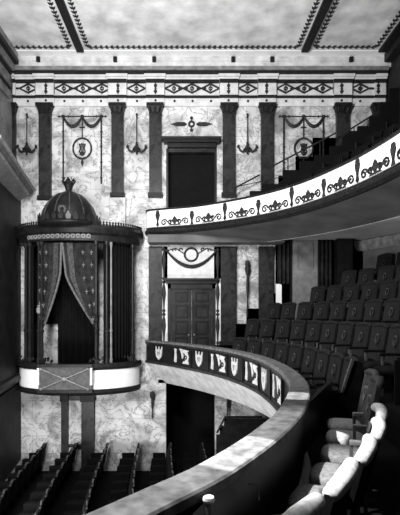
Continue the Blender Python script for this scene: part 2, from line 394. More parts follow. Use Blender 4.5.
# ---------------------------------------------------------------- ceiling ornaments
def beam(x, lbl, wd=.10, sl=0.0):
    r = root('ceiling_beam', (x, 8, ZC), lbl, 'ceiling beam')
    yy0, yy1 = 5.0, FW-0.56
    MB().box(x-wd, x+wd, yy0, yy1, ZC-.07, ZC-.001).build('beam_body', M_cap, r)
    return r
beam(-3.04, 'dark ceiling beam above the royal box, upper left'); beam(3.30, 'dark ceiling beam right of centre'); beam(XR-.35, 'dark ceiling beam along the right wall corner', .14)
def garland(a, b, lbl):
    a = Vector(a); b = Vector(b); n = int((b-a).length/0.15); t = (b-a).normalized(); u = Vector((-t[1], t[0], 0))
    m = MB()
    m.tube([a+Vector((0,0,-.012)), b+Vector((0,0,-.012))], .012, 5)
    for i in range(n):
        p = a+(b-a)*((i+.5)/n)
        for sg in (-1, 1):
            q = p+u*sg*.035+t*.0
            poly = [(-.05, 0), (-.01, .03), (.06, sg*0.0), (-.01, -.03)]
            tt = (t+u*sg*.8).normalized(); uu = Vector((-tt[1], tt[0], 0))
            m.prism(poly, q, tt, uu, (0,0,-1), 0, .02)
    return tag(m.build('leaf_garland', M_orn, None), lbl, 'ceiling garland')
yb = FW-.72
for (xa, xb, l) in ((XL+.3, -3.29, 'left panel beside the box'), (-2.80, 3.07, 'wide middle panel'), (3.53, XR-.62, 'right panel')):
    garland((xa, yb, ZC), (xb, yb, ZC), 'dotted leaf garland along the wall end of the ceiling, '+l)
for xx, l in ((-3.29, 'left of the left beam'), (-2.80, 'right of the left beam'), (3.07, 'left of the right beam'), (3.53, 'right of the right beam'), (XR-.62, 'beside the right wall corner')):
    garland((xx, yb, ZC), (xx, 5.2, ZC), 'dotted leaf garland running out over the ceiling '+l)

# ---------------------------------------------------------------- wall ornaments, upper level
def hanging_lamp(px, lbl):
    X = fx(px); y = FW-.10; r = root('hanging_lamp', (X, y, fz(157)), lbl, 'wall lamp', None)
    m = MB().tube([(X, y, fz(116)), (X, y, fz(144))], .014, 6); m.lathe([(0, 0), (.035, .02), (.03, .05), (0, .07)], (X, y, fz(117)), 10)
    m.box(X-.02, X+.02, y, FW, fz(118), fz(117)); m.build('rod', M_orn, r)
    m = MB().lathe([(0, -.10), (.03, -.08), (.02, -.03), (.07, .02), (.13, .05), (.09, .10), (.04, .17), (.03, .26), (0, .27)], (X, y, fz(152.5)), 14); m.build('bowl', M_orn, r)
    for k in (-1, 1):
        m = MB().tube([(X+k*.05, y, fz(151.5)), (X+k*.14, y, fz(153)), (X+k*.22, y, fz(151.5)), (X+k*.265, y, fz(148)), (X+k*.235, y, fz(146.2))], [.035, .032, .03, .022, .012], 8)
        m.lathe([(0, 0), (.03, .01), (.045, .04), (.012, .1), (0, .12)], (X+k*.27, y, fz(149.5)), 8); m.build('arm', M_orn, r)
hanging_lamp(28, 'dark anchor-shaped hanging lamp, leftmost, above and left of the royal box')
hanging_lamp(137, 'dark anchor-shaped hanging lamp between two pilasters right of the dome')
hanging_lamp(247, 'dark anchor-shaped hanging lamp right of the dark gallery doorway')
def drape(px0, px1, lbl, ybot=184):
    Xa, Xb = fx(px0), fx(px1); Xc = (Xa+Xb)/2; y = FW-.035; zt = fz(117)
    r = root('lyre_trophy', (Xc, y, fz(ybot)), lbl, 'wall ornament')
    m = MB().tube([(Xa-.16, y, zt), (Xb+.16, y, zt)], .016, 6)
    for x in (Xa, Xc, Xb): m.lathe([(0, -.05), (.05, -.03), (.05, .03), (0, .05)], (x, y, zt), 8)
    for x in (Xa-.12, Xb+.12, Xa+.15, Xb-.15): m.box(x-.01, x+.01, y-.015, y+.015, zt-.035, zt+.035)
    m.build('rod', M_orn, r)
    for x, zb in ((Xa, ybot), (Xb, ybot)):
        m = MB().tube([(x, y, zt), (x, y, fz(ybot))], .024, 6)
        for k in range(4): m.lathe([(0, -.03), (.045, 0), (0, .03)], (x, y, zt-.45*(k+1)), 8)
        m.build('cord', M_orn, r)
    for a, b in ((Xa, Xc), (Xc, Xb)):
        pts = [(a+(b-a)*t, y-.02, zt-.30*4*t*(1-t)) for t in [i/12 for i in range(13)]]
        MB().tube(pts, [.02+.03*4*(i/12)*(1-i/12) for i in range(13)], 7).build('swag', M_orn, r)
    zc = fz(149)
    m = MB().tube([(Xc, y, zt), (Xc, y, zc+.32)], .016, 6); m.box(Xc-.08, Xc+.08, y-.02, y+.02, fz(128.5), fz(127.5)); m.build('hanger', M_orn, r)
    m = MB().tube([(Xc+.27*math.cos(q), y-.01, zc+.30*math.sin(q)) for q in [2*math.pi*i/24 for i in range(24)]], [.03 if i % 2 else .022 for i in range(24)], 6, closed=True)
    m.build('wreath', M_orn, r)
    m = MB()
    for k in (-1, 1): m.tube([(Xc, y, zc-.17), (Xc+k*.09, y, zc-.10), (Xc+k*.05, y, zc+.02), (Xc+k*.09, y, zc+.14)], .02, 6)
    m.tube([(Xc-.1, y, zc+.12), (Xc+.1, y, zc+.12)], .01, 5)
    for k in (-1, 0, 1): m.tube([(Xc+k*.03, y, zc-.12), (Xc+k*.03, y, zc+.16)], .010, 5)
    m.lathe([(0, -.1), (.07, -.06), (.08, .0), (0, .04)], (Xc, y, zc-.12), 10, sy=.4); m.build('lyre', M_orn, r)
    MB().tube([(Xc, y, zc-.32), (Xc, y, zc-.42), (Xc, y, zc-.52)], [.012, .045, .01], 7).build('tassel', M_orn, r)
drape(63.5, 101.5, 'dark swag and wreath trophy with lyre, above the royal box dome')
drape(283.5, 323, 'dark swag and wreath trophy with lyre, right of the doorway above the gallery seats', 190)
# emblem above the gallery doorway
r = root('palmette_emblem', W(191, 131, FW-.03), 'dark horizontal palm frond emblem above the gallery doorway', 'wall ornament')
O = W(191.5, 124.5, FW)
for k in (-1, 1):
    MB().prism([(k*.13, .0), (k*.2, .055), (k*.42, .06), (k*.62, .0), (k*.42, -.06), (k*.2, -.055)], O, UX, UZ, NY, 0, .03).build('palm_frond', M_dkm, r)
m = MB().ringprism(circ(.1, 14), circ(.05, 14), O, UX, UZ, NY, 0, .05)
for k in (-1, 1): m.prism(circ(.045, 10, 0, k*.18), O, UX, UZ, NY, 0, .04); m.prism([(-.015, k*.08), (.015, k*.08), (.015, k*.15), (-.015, k*.15)], O, UX, UZ, NY, 0, .03)
m.build('knot', M_orn, r)
# gallery doorway surround
r = root('gallery_doorway', (fx(191), FW, fz(207)-.7), 'tall dark doorway with a heavy stepped dark lintel opening on the gallery', 'doorway')
X0, X1 = fx(162), fx(221)
m = MB().box(X0, X1, FW-.28, FW, fz(142.5), fz(140)); m.box(X0+.06, X1-.06, FW-.24, FW, fz(145), fz(142.5)); m.box(X0+.16, X1-.16, FW-.14, FW, fz(149), fz(145))
m.build('lintel', M_dwood, r)
MB().box(fx(166.5), fx(216), FW+.02, FW+.30, fz(152), fz(149)).build('inner_head', M_mwood, r)
MB().box(fx(167), fx(215.5), FW+.28, FW+.34, H1[2], fz(152)).build('door_leaf', M_black, r)
for k in (0, 1): MB().box(fx(166.2+k*48.3), fx(168.2+k*48.3), FW-.04, FW+.1, H1[2], fz(149)).build('jamb', M_dwood, r)

# ---------------------------------------------------------------- circle level wall ornaments
r = root('garland_relief', W(191, 266, FW-.03), 'dark laurel swag with round wreath above the circle door, below the gallery', 'wall ornament')
y = FW-.04
m = MB().box(fx(163.5), fx(221), FW-.05, FW-.001, fz(279), fz(247)); 
m.build('relief_panel', M_frz, r)
y = FW-.08
pts = [(fx(166)+(fx(217)-fx(166))*t, y, fz(250)-.50*4*t*(1-t)) for t in [i/20 for i in range(21)]]
MB().tube(pts, [.02+.04*4*(i/20)*(1-i/20) for i in range(21)], 7).build('swag', M_orn, r)
MB().tube([(fx(191)+.19*math.cos(q), y, fz(255)+.19*math.sin(q)) for q in [2*math.pi*i/20 for i in range(20)]], .03, 6, closed=True).build('wreath', M_orn, r)
for k in (-1, 1):
    m = MB()
    for j in range(3):
        cx = fx(191)+k*(.32+.2*j); cz = fz(251)+.02*(1-j)
        m.tube([(cx+(.07-.012*i)*math.cos(.9*i*k), y, cz+(.07-.012*i)*math.sin(.9*i)) for i in range(6)], .018, 5)
    m.tube([(fx(191)+k*.2, y, fz(254)), (fx(191)+k*.45, y, fz(249)), (fx(191)+k*.7, y, fz(251))], .014, 5)
    m.build('ribbon', M_orn, r)
def candel(px, lbl):
    X = fx(px); r = root('candelabrum_panel', (X, FW-.05, fz(345)), lbl, 'wall ornament')
    MB().box(fx(px-3.6), fx(px+3.6), FW-.05, FW, fz(345), fz(247)).build('pale_strip', M_frz, r)
    prof = []
    for k in range(3):
        b = k*.95; prof += [(.02, b), (.05, b+.06), (.02, b+.12), (.028, b+.3), (.06, b+.55), (.045, b+.75), (.02, b+.85), (.06, b+.90)]
    prof = [(0, 0)]+prof+[(0, 2.9)]
    MB().lathe(prof, (X, FW-.06, fz(345)), 10, sy=.5).build('candelabrum', M_orn, r)
candel(164, 'pale strip with dark candelabrum relief, left of the circle door'); candel(217.5, 'pale strip with dark candelabrum relief, right of the circle door')
# circle door
r = root('panelled_double_door', (fx(191), FW, E-1.7), 'dark wooden double door with stepped hood under the swag relief', 'door')
m = MB().box(fx(164), fx(219), FW-.22, FW, fz(281), fz(278.8)); m.box(fx(166), fx(217), FW-.17, FW, fz(284), fz(281)); m.build('hood', M_dwood, r)
m = MB().box(fx(168), fx(171), FW-.10, FW, E-1.7, fz(284)); m.box(fx(212), fx(215), FW-.10, FW, E-1.7, fz(284)); m.box(fx(168), fx(215), FW-.10, FW, fz(289), fz(284)); m.build('frame', M_mwood, r)
for k in (0, 1):
    a = fx(171.5) if k == 0 else fx(191.8); b = fx(191.2) if k == 0 else fx(211.5)
    lf = MB().box(a, b, FW-.05, FW, E-1.68, fz(289)).build('door_leaf', M_mwood, r)
    m = MB()
    for zt, zb in ((292, 302), (305, 318), (321, 334), (337, 362)):
        O = ((a+b)/2, FW-.05, (fz(zt)+fz(zb))/2); hw = (b-a)/2-.1; hh = (fz(zt)-fz(zb))/2
        m.ringprism([(-hw, -hh), (hw, -hh), (hw, hh), (-hw, hh)], [(-hw+.04, -hh+.04), (hw-.04, -hh+.04), (hw-.04, hh-.04), (-hw+.04, hh-.04)], O, UX, UZ, NY, 0, .025)
    m.build('panel_moulding', M_dwood, lf)
    MB().lathe([(0, 0), (.02, 0), (.03, .03), (0, .06)], (fx(191.5)+(-.08 if k == 0 else .08), FW-.07, E-.7), 8).build('door_handle', M_gilm, lf)
# torch sconces
def torch(px, pt, pbm, lbl):
    X = fx(px); y = FW-.10; zt, zb = fz(pt), fz(pbm); h = zt-zb
    r = root('torch_sconce', (X, y, zb), lbl, 'wall sconce')
    MB().lathe([(0, 0), (.02, .02), (.018, h*.3), (.035, h*.55), (.03, h*.75), (0, h*.76)], (X, y, zb), 10).build('staff', M_orn, r)
    MB().lathe([(0, h*.74), (.05, h*.76), (.085, h*.86), (.06, h*.9), (.08, h*.93), (.05, h), (0, h)], (X, y, zb), 12).build('bowl', M_orn, r)
    MB().box(X-.03, X+.03, y, FW, zb+h*.5, zb+h*.5+.08).build('bracket', M_orn, r)
torch(247, 261, 318, 'slim dark torch sconce between the pilasters above the circle seats')
torch(152.5, 391, 418, 'dark torch sconce left of the stalls doorway')
torch(227.5, 391, 422, 'dark torch sconce right of the stalls doorway')
# recess of the rear circle: door, curtain, pier
m = MB().box(fx(291), fx(317), FW-.06, FW+.0, H3[2], fz(239)); m.ringprism([(-.25,-.4),(.25,-.4),(.25,.4),(-.25,.4)], [(-.2,-.35),(.2,-.35),(.2,.35),(-.2,.35)], (fx(304), FW-.06, fz(256)), UX, UZ, NY, 0, .02)
r = root('service_door', (fx(304), FW+.2, H3[2]), 'flat grey door inside the dark recess at the far side of the circle', 'door')
m.build('leaf', M_mid if False else plain('grey_door_paint', 112, .6, var=16, scale=5), r)
m = MB().box(fx(289.5), fx(291), FW-.1, FW+.05, H3[2], fz(237)); m.box(fx(317), fx(318.5), FW-.1, FW+.05, H3[2], fz(237)); m.box(fx(289.5), fx(318.5), FW-.1, FW+.05, fz(239), fz(236.5)); m.build('frame', M_dwood, r)
def curtain_mesh(xa, xb, zt, zb, y, folds, amp=.05):
    m = MB(); n = folds*8; vs = []; fs = []
    for j in range(2):
        for i in range(n+1):
            t = i/n; vs.append((xa+(xb-xa)*t, y+amp*math.sin(t*folds*2*math.pi), zt if j == 0 else zb))
    k = n+1; vs += [(v[0], v[1]+.03, v[2]) for v in vs]
    for i in range(n): fs += [(i, i+1, k+i+1, k+i), (2*k+i, 3*k+i, 3*k+i+1, 2*k+i+1), (i, 2*k+i, 2*k+i+1, i+1), (k+i, k+i+1, 3*k+i+1, 3*k+i)]
    fs += [(0, k, 3*k, 2*k), (n, 2*k+n, 3*k+n, k+n)]
    return m.add(vs, fs)
tag(curtain_mesh(fx(277), fx(289), fz(237), fz(284), FW-.07, 3, .05).build('door_curtain', M_curt, None, smooth=True), 'dark gathered curtain left of the grey recess door', 'curtain')
tag(curtain_mesh(fx(319), fx(331), fz(237), fz(290), FW-.07, 3, .05).build('door_curtain', M_curt, None, smooth=True), 'dark gathered curtain right of the grey recess door', 'curtain')
tag(MB().box(fx(276), fx(332), FW-.12, FW-.001, fz(237), fz(234)).build('recess_lintel', M_dwood, None), 'dark lintel over the recess at the far side of the circle', 'lintel')
tag(MB().box(fx(275.8), fx(281.5), FW-.02, FW+.12, fz(305), fz(284)).build('low_partition', M_white, None), 'small white partition end below the left recess curtain', 'partition')
r = root('corner_pier', (fx(341), FW-.15, E-1), 'dark pier topped by an urn at the back of the circle', 'pier')
MB().box(fx(334), fx(349), FW-.3, FW-.001, E-1.0, fz(242)).build('pier_body', M_dwood, r)
MB().box(fx(333), fx(350), FW-.34, FW-.001, fz(242), fz(241)).build('pier_cap', M_cap, r)
MB().lathe([(0, 0), (.06, 0), (.03, .05), (.04, .08), (.1, .2), (.1, .28), (.05, .33), (0, .34)], (fx(341), FW-.18, fz(241)), 14).build('urn', M_orn, r)

# ---------------------------------------------------------------- dress circle
RAIL = Path([(-1.27, 12.97), (-.21, 11.6), (.70, 10.0), (1.17, 8.5), (1.31, 7.3), (1.30, 6.1), (1.15, 5.0), (.82, 3.9), (.46, 3.1), (.066, 2.43), (-.25, 2.03), (-.7, 1.5), (-1.3, .9)])
LW = .22
rl = root('circle_balustrade', (0.5, 10.2, E-1.5), 'dark curved balcony front of the dress circle with pale crest panels and broad ledge', 'balcony')
run = RAIL.run()
MB().sweep(run, [(0, E-.885), (0, E-.84), (.012, E-.83), (LW-.012, E-.83), (LW, E-.84), (LW, E-.885)]).build('ledge', M_ledge, rl)
MB().sweep(run, [(.045, E-1.46), (.045, E-.885), (LW-.06, E-.885), (LW-.06, E-1.5), (.10, E-1.5)]).build('parapet_wall', M_dwood, rl)
MB().sweep(run, [(.01, E-.93), (.01, E-.885), (.05, E-.885), (.05, E-.93)]).build('upper_moulding', M_mwood, rl)
MB().sweep(run, [(.0, E-1.48), (.0, E-1.43), (.05, E-1.41), (.05, E-1.48)]).build('lower_moulding', M_mwood, rl)
def pframe(path, t, off, z):
    p, tg, nn = path.at(t)
    return Vector((p[0]+nn[0]*off, p[1]+nn[1]*off, z)), Vector((tg[0], tg[1], 0)), Vector((-nn[0], -nn[1], 0))
edges = [RAIL.at_px(q) for q in (148, 170.5, 190, 207, 226, 241.5, 257.5, 269, 280.5, 291.5)]
edges[0] = .12
def mx(v, k): return [(k*a, b) for a, b in v]
for i in range(len(edges)-1):
    a, b = edges[i], edges[i+1]; c = (a+b)/2; wd = (b-a)
    O, U, N = pframe(RAIL, c, .045, E-1.165)
    hw = wd/2-.03
    if i % 2 == 0:
        pn = root  # crest panel
        m = MB(); m.prism([(-hw, -.23), (hw, -.23), (hw, .23), (-hw, .23)], O, U, UZ, N, -.03, .022); pan = m.build('crest_panel', M_dwood, rl)
        sx = min(1.0, hw/.3)
        m = MB()
        sh = [(-.15, .10), (-.10, .12), (-.06, .09), (0, .11), (.06, .09), (.10, .12), (.15, .10), (.14, -.02), (.10, -.12), (0, -.19), (-.10, -.12), (-.14, -.02)]
        m.ringprism([(sx*u, v) for u, v in sh], [(sx*.52*u, v*.52-.01) for u, v in sh], O, U, UZ, N, .02, .045)
        for q in (-.13, 0, .13): m.prism([(sx*(q-.022), .1), (sx*(q+.022), .1), (sx*(q*1.12+.012), .19), (sx*(q*1.12-.012), .19)], O, U, UZ, N, .02, .04)
        m.prism([(-.02, -.1), (.02, -.1), (.02, .06), (-.02, .06)], O, U, UZ, N, .02, .035)
        m.build('crest', M_crest, pan)
    else:
        m = MB(); m.ringprism([(-hw, -.24), (hw, -.24), (hw, .24), (-hw, .24)], [(-hw+.05, -.2), (hw-.05, -.2), (hw-.05, .2), (-hw+.05, .2)], O, U, UZ, N, 0, .03); pan = m.build('figure_panel', M_dwood, rl)
        m = MB()
        k = hw/.42
        m.prism([(k*-.34, -.17), (k*-.24, -.19), (k*-.22, -.05), (k*-.25, .08), (k*-.22, .17), (k*-.33, .18), (k*-.31, .05)], O, U, UZ, N, .0, .022)
        m.prism([(k*.10, .18), (k*.33, .16), (k*.27, .10), (k*.34, .0), (k*.30, -.10), (k*.34, -.19), (k*.05, -.19), (k*.10, -.13), (k*.18, -.11), (k*.17, .06), (k*.08, .10)], O, U, UZ, N, .0, .022)
        m.prism([(k*-.10, .19), (k*.04, .19), (k*.09, -.02), (k*.04, -.08), (k*-.02, .10)], O, U, UZ, N, 0, .018)
        m.build('plaque', M_crest, pan)
        m = MB().ringprism(circ(.055*max(k, .6), 12, k*.22, -.02), circ(.025*max(k, .6), 12, k*.22, -.02), O, U, UZ, N, .02, .035); m.build('ring', M_orn, pan)
for i in range(len(edges)):
    O, U, N = pframe(RAIL, edges[i], .045, E-1.165)
    MB().prism([(-.028, -.25), (.028, -.25), (.028, .25), (-.028, .25)], O, U, UZ, N, -.02, .04).build('stile', M_dwood, rl)
# sloping pale soffit below the circle
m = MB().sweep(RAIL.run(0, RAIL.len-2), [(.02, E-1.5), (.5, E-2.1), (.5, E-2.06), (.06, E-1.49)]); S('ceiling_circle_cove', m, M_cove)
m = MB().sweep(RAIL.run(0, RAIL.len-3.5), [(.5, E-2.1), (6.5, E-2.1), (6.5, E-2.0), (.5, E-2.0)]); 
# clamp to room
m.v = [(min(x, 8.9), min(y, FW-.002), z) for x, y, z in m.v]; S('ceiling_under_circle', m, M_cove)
# terraced floor
bw = 5.36; NR = 6; PITCH = .82; RISE = .45
def rowtop(n): return E-1.7+RISE*n
D0 = LW+.02
for n in range(NR):
    a = D0+PITCH*n+(0.3 if n else 0); b = D0+.3+PITCH*(n+1)
    if n == NR-1: b = bw-.01
    rn = RAIL.run(0, RAIL.len-.1 if n == 0 else RAIL.at_px(400) and 9.6, .2)
    m = MB().sweep(rn, [(a, E-1.98 if n else E-1.72), (b, E-1.98 if n else E-1.72), (b, rowtop(n)), (a, rowtop(n))])
    m.v = [(min(x, 8.9), min(y, FW-.002), z) for x, y, z in m.v]
    S('floor_terrace', m, M_floor)
m = MB().box(-0.3, 5.5, -1.4, 3.4, E-1.98, E-1.705); S('floor_near_circle', m, M_floor)
# curved rear wall of the circle
m = MB().sweep(RAIL.run(0, 11, .2), [(bw, E-1.7), (bw+.15, E-1.7), (bw+.15, E+2.6), (bw, E+2.6)])
m.v = [(min(x, 8.9), min(y, FW-.002), z) for x, y, z in m.v]; S('wall_circle_rear', m, plain('rear_wall_paint', 100, .7, var=10, scale=3))

# ---------------------------------------------------------------- circle seats
def make_seat(near=True, low=False):
    bo = -.16 if near else 0.0
    # local: faces -Y, origin at floor under seat centre
    r = bpy.data.objects.new('theatre_chair', None); C.objects.link(r)
    cu = MB(); 
    N = 20
    # rounded cushion: superellipse slab
    prof = [(-.045, .90), (-.03, .97), (0, 1.0), (.035, .98), (.06, .88), (.07, .6)]
    rings = []
    for z, k in prof:
        rings.append([(k*.215*math.copysign(abs(math.cos(q))**.6, math.cos(q)), (-.08 if near else -.02)+k*(.19 if near else .225)*math.copysign(abs(math.sin(q))**.6, math.sin(q)), .41+z) for q in [2*math.pi*i/N for i in range(N)]])
    vs = sum(rings, []); fs = []
    for j in range(len(rings)-1):
        for i in range(N): fs.append((j*N+i, j*N+(i+1) % N, (j+1)*N+(i+1) % N, (j+1)*N+i))
    fs.append(tuple(range(N))[::-1]); fs.append(tuple(len(vs)-N+i for i in range(N)))
    cu.add(vs, fs)
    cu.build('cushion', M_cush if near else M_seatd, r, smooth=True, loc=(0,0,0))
    b = MB(); n = 8
    # gently curved, raked back with crest rail
    TOP = .82 if low else 1.0
    for zz0, zz1, th in ((.34, TOP, .05),):
        vs = []; fs = []
        for j in range(7):
            z = zz0+(zz1-zz0)*j/6; yo = .22+bo+.12*(z-.34)/(TOP-.34)
            for i in range(n+1):
                x = -.255+.51*i/n; zz = z+(.025*math.cos(x/.255*math.pi/2) if j == 6 else 0)
                vs.append((x, yo+.03*(1-(x/.255)**2), zz))
        k = len(vs); vs += [(x, y+th, z) for x, y, z in vs]
        for j in range(6):
            for i in range(n):
                q = j*(n+1)+i; fs += [(q, q+1, q+n+2, q+n+1), (k+q, k+q+n+1, k+q+n+2, k+q+1)]
        for i in range(n): fs += [(i, k+i, k+i+1, i+1), (6*(n+1)+i, 6*(n+1)+i+1, k+6*(n+1)+i+1, k+6*(n+1)+i)]
        for j in range(6): q = j*(n+1); fs += [(q, q+n+1, k+q+n+1, k+q), (q+n, k+q+n, k+q+2*n+1, q+2*n+1)]
        b.add(vs, fs)
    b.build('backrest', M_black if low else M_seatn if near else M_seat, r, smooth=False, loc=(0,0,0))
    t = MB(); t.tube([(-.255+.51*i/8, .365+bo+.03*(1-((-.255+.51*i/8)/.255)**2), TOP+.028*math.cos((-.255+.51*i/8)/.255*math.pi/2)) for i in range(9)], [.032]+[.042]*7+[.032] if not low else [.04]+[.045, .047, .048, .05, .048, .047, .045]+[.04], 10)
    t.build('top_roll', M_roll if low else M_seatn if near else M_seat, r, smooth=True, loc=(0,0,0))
    o = MB(); O = Vector((0, .287+bo+.022, .80)) if not low else Vector((0, .30+bo, .66)); V = Vector((0, .18, 1)).normalized(); Nn = Vector((0, -1, .18)).normalized()
    o.ringprism(circ(1, 18, 0, 0, .052, .085), circ(1, 18, 0, 0, .036, .068), O, UX, V, Nn, 0, .02); o.build('medallion', M_gilm if near else M_gild, r, loc=(0,0,0))
    a = MB().box(.232, .284, -.03 if near else -.06, .30+bo, .595, .64); a.build('armrest', M_arm if near else M_dwood, r, bevel=.012, loc=(0,0,0))
    l = MB().box(.25, .272, -.03, .0, 0, .60); l.box(.25, .272, .24+bo, .27+bo, 0, .60); l.box(.25, .272, -.03, .25+bo, .36, .39)
    l.build('iron_leg', M_metal, r, loc=(0,0,0))
    return r
def copy_tree(o, parent=None):
    c = o.copy(); C.objects.link(c)
    if parent is not None: c.parent = parent
    for ch in list(o.children): copy_tree(ch, c)
    return c
protoL = make_seat(True, True); usedL = False; protoN = make_seat(True); protoF = make_seat(False); usedN = usedF = False
ORD = ['first', 'second', 'third', 'fourth', 'fifth', 'sixth', 'seventh', 'eighth', 'ninth', 'tenth', 'eleventh', 'twelfth', 'thirteenth', 'fourteenth', 'fifteenth', 'sixteenth', 'seventeenth', 'eighteenth', 'nineteenth', 'twentieth']
def place(t, off, z, near, label, group):
    global usedN, usedF, usedL
    if near == 'low': o = protoL if not usedL else copy_tree(protoL); usedL = True
    elif near: o = protoN if not usedN else copy_tree(protoN); usedN = True
    else: o = protoF if not usedF else copy_tree(protoF); usedF = True
    p, tg, nn = RAIL.at(t)
    o.location = (p[0]+nn[0]*off, p[1]+nn[1]*off, z)
    # local -Y must face the rail (-nn): rotate so +Y -> nn
    o.rotation_euler = (0, 0, math.atan2(nn[1], nn[0])-math.pi/2)
    tag(o, label, 'seat', group); return o
def offlen(t, off):   # local stretch factor at an offset
    a = RAIL.at(t-.15); b = RAIL.at(t+.15)
    pa = a[0]+a[2]*off; pb = b[0]+b[2]*off; return (pb-pa).length/max(.001, .3)
SOFF = LW+.42
# near block of the first row, from the aisle towards the camera
tA = next(i*.01 for i in range(2000) if RAIL.at(i*.01)[0][1] < 5.05)
t = tA; k = 0
while k < 7:
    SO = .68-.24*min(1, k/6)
    place(t, SO, rowtop(0), True if k < 2 else 'low', 'cushioned seat coloured as lit, right foreground, '+ORD[k]+' on the near side of the aisle', 'front row seats nearest the viewer')
    t += .55/offlen(t, SO); k += 1
rowname = ['front', 'second', 'third', 'fourth', 'fifth', 'sixth', 'top']
yend = [11.0, 12.0, 12.45, 12.5, 12.5, 12.5, 12.5]
for n in range(NR):
    off = SOFF+PITCH*n+(.12 if n else 0)
    t = tA-1.25; lst = []; qp = None
    while t > 0.05 and len(lst) < 20:
        p, tg, nn = RAIL.at(t); q = p+nn*off
        if q[1] > yend[n]: break
        if q[0]/q[1] < .56 and (qp is None or (q-qp).length >= .585): lst.append(t); qp = q
        t -= .02
    for k, tt in enumerate(lst):
        place(tt, off, rowtop(n), False, 'dark circle seat, %s row, %s from the right towards the far wall' % (rowname[n], ORD[k]), 'dark circle seats, %s row' % rowname[n])
# aisle end panels with pale edge
for n in range(3):
    off = SOFF+PITCH*n+(.12 if n else 0); tt = tA-1.25+.29/offlen(tA-1.25, off)
    p, tg, nn = RAIL.at(tt); q = p+nn*off
    if q[0]/q[1] > .52: continue
    r = root('row_end_panel', (q[0], q[1], rowtop(n)), 'slanted dark end panel with pale edge closing the %s row at the aisle' % rowname[n], 'seat end panel')
    O = Vector((q[0], q[1], rowtop(n))); U = Vector((nn[0], nn[1], 0)); N = Vector((tg[0], tg[1], 0))
    MB().prism([(-.1, 0), (.34, 0), (.42, 1.02), (.30, 1.05), (.16, .62), (-.1, .6)], O, U, UZ, N, 0, .03).build('panel', M_dwood, r)
    MB().prism([(.30, 1.06), (.16, .62), (.13, .62), (.27, 1.07)], O, U, UZ, N, .0, .05).build('edge_strip', M_metal, r)

# ---------------------------------------------------------------- gallery
GAL = Path([(-1.22, 12.97), (-1.12, 12.78), (-.6, 12.58), (.33, 12.22), (1.6, 11.28), (2.52, 10.15), (3.12, 8.75), (3.42, 7.5), (3.5, 6.4), (3.4, 5.2), (3.0, 4.0)])
gr = root('gallery_balcony', (2.5, 10.1, E+2.2), 'curved white gallery front with dark scroll and torch ornaments', 'balcony')
run = GAL.run()
MB().sweep(run, [(0, E+2.44), (0, E+2.93), (.14, E+2.93), (.14, E+2.44)]).build('fascia', M_white, gr)
MB().sweep(run, [(-.03, E+2.925), (-.03, E+2.975), (.17, E+2.99), (.17, E+2.925)]).build('top_rail', M_cap, gr)
MB().sweep(run, [(-.02, E+2.40), (-.055, E+2.36), (-.055, E+2.30), (.0, E+2.24), (.14, E+2.24), (.14, E+2.44), (0, E+2.44)]).build('lower_moulding', M_cap, gr)
MB().sweep(run, [(-.015, E+2.44), (-.015, E+2.455), (.0, E+2.455), (.0, E+2.44)]).build('bead', M_gilm, gr)
def torch_orn(t, tall):
    O, U, N = pframe(GAL, t, 0, E+2.45); h = .42 if tall else .38; dz = 0.04 if tall else 0
    m = MB(); f = h/.40
    m.prism([(-.05, 0), (.05, 0), (.03, .05), (.02, .10), (.035, .17), (.06, .24), (.07, .30), (.05, .32), (.055, .36), (.03, .40), (-.03, .40), (-.055, .36), (-.05, .32), (-.07, .30), (-.06, .24), (-.035, .17), (-.02, .10), (-.03, .05)], O+Vector((0,0,dz)), U, Vector((0,0,f)), N, 0, .03)
    if tall: m.prism([(-.018, -.03), (.018, -.03), (.018, .06), (-.018, .06)], O+Vector((0,0,dz)), U, UZ, N, 0, .03)
    m.build('torch_ornament', M_orn, gr)
def scroll_orn(t, t2):
    m = MB(); L = t2-t
    for k in (-1, 1):
        for q, rad in ((.19, .105), (.37, .075)):
            tc = (t+t2)/2+k*(.5*L-q*L*.9) if False else ((t if k == -1 else t2)-k*q*L)
            pts = []
            for i in range(12):
                a = i*.75; rr = rad*(1-i/14)
                O, U, N = pframe(GAL, tc, -.015, E+2.56)
                pts.append(O+U*(k*-1*rr*math.cos(a))+Vector((0,0,rr*math.sin(a))))
            m.tube(pts, .021, 5)
    O, U, N = pframe(GAL, (t+t2)/2, 0, E+2.47)
    m.prism([(-.2, 0), (.2, 0), (.12, .035), (-.12, .035)], O, U, UZ, N, 0, .02)
    m.build('scroll_ornament', M_orn, gr)
    m = MB().prism([(-.02, .03), (.02, .03), (.06, .10), (.07, .16), (.045, .21), (0, .26), (-.045, .21), (-.07, .16), (-.06, .10)], O, U, UZ, N, 0, .025)
    m.build('palmette_ornament', M_orn, gr)
ts = [GAL.at_px(q) for q in (225, 261, 292, 327, 358, 394)]
st = (ts[-1]-ts[0])/5
allt = [ts[0]+st*i for i in range(-2, 8)]
for i, t in enumerate(allt): torch_orn(t, i % 2 == 0)
for i in range(len(allt)-1): scroll_orn(allt[i], allt[i+1])
def clampw(m): m.v = [(min(x, 8.9), min(y, FW-.002), z) for x, y, z in m.v]; return m
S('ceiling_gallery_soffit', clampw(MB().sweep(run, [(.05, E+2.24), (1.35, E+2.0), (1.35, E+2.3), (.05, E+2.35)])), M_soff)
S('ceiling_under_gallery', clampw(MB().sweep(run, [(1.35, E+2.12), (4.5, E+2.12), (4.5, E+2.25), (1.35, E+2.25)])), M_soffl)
S('trim_gallery_edge', clampw(MB().sweep(run, [(1.35, E+1.99), (1.42, E+1.99), (1.42, E+2.15), (1.35, E+2.15)])), M_soffl)  # pale edge paints the strip of light behind the soffit
o = MB().box(-1.15, fx(281), FW-.5, FW-.001, E+1.98, E+2.2); S('trim_soffit_beam', o, M_soff)
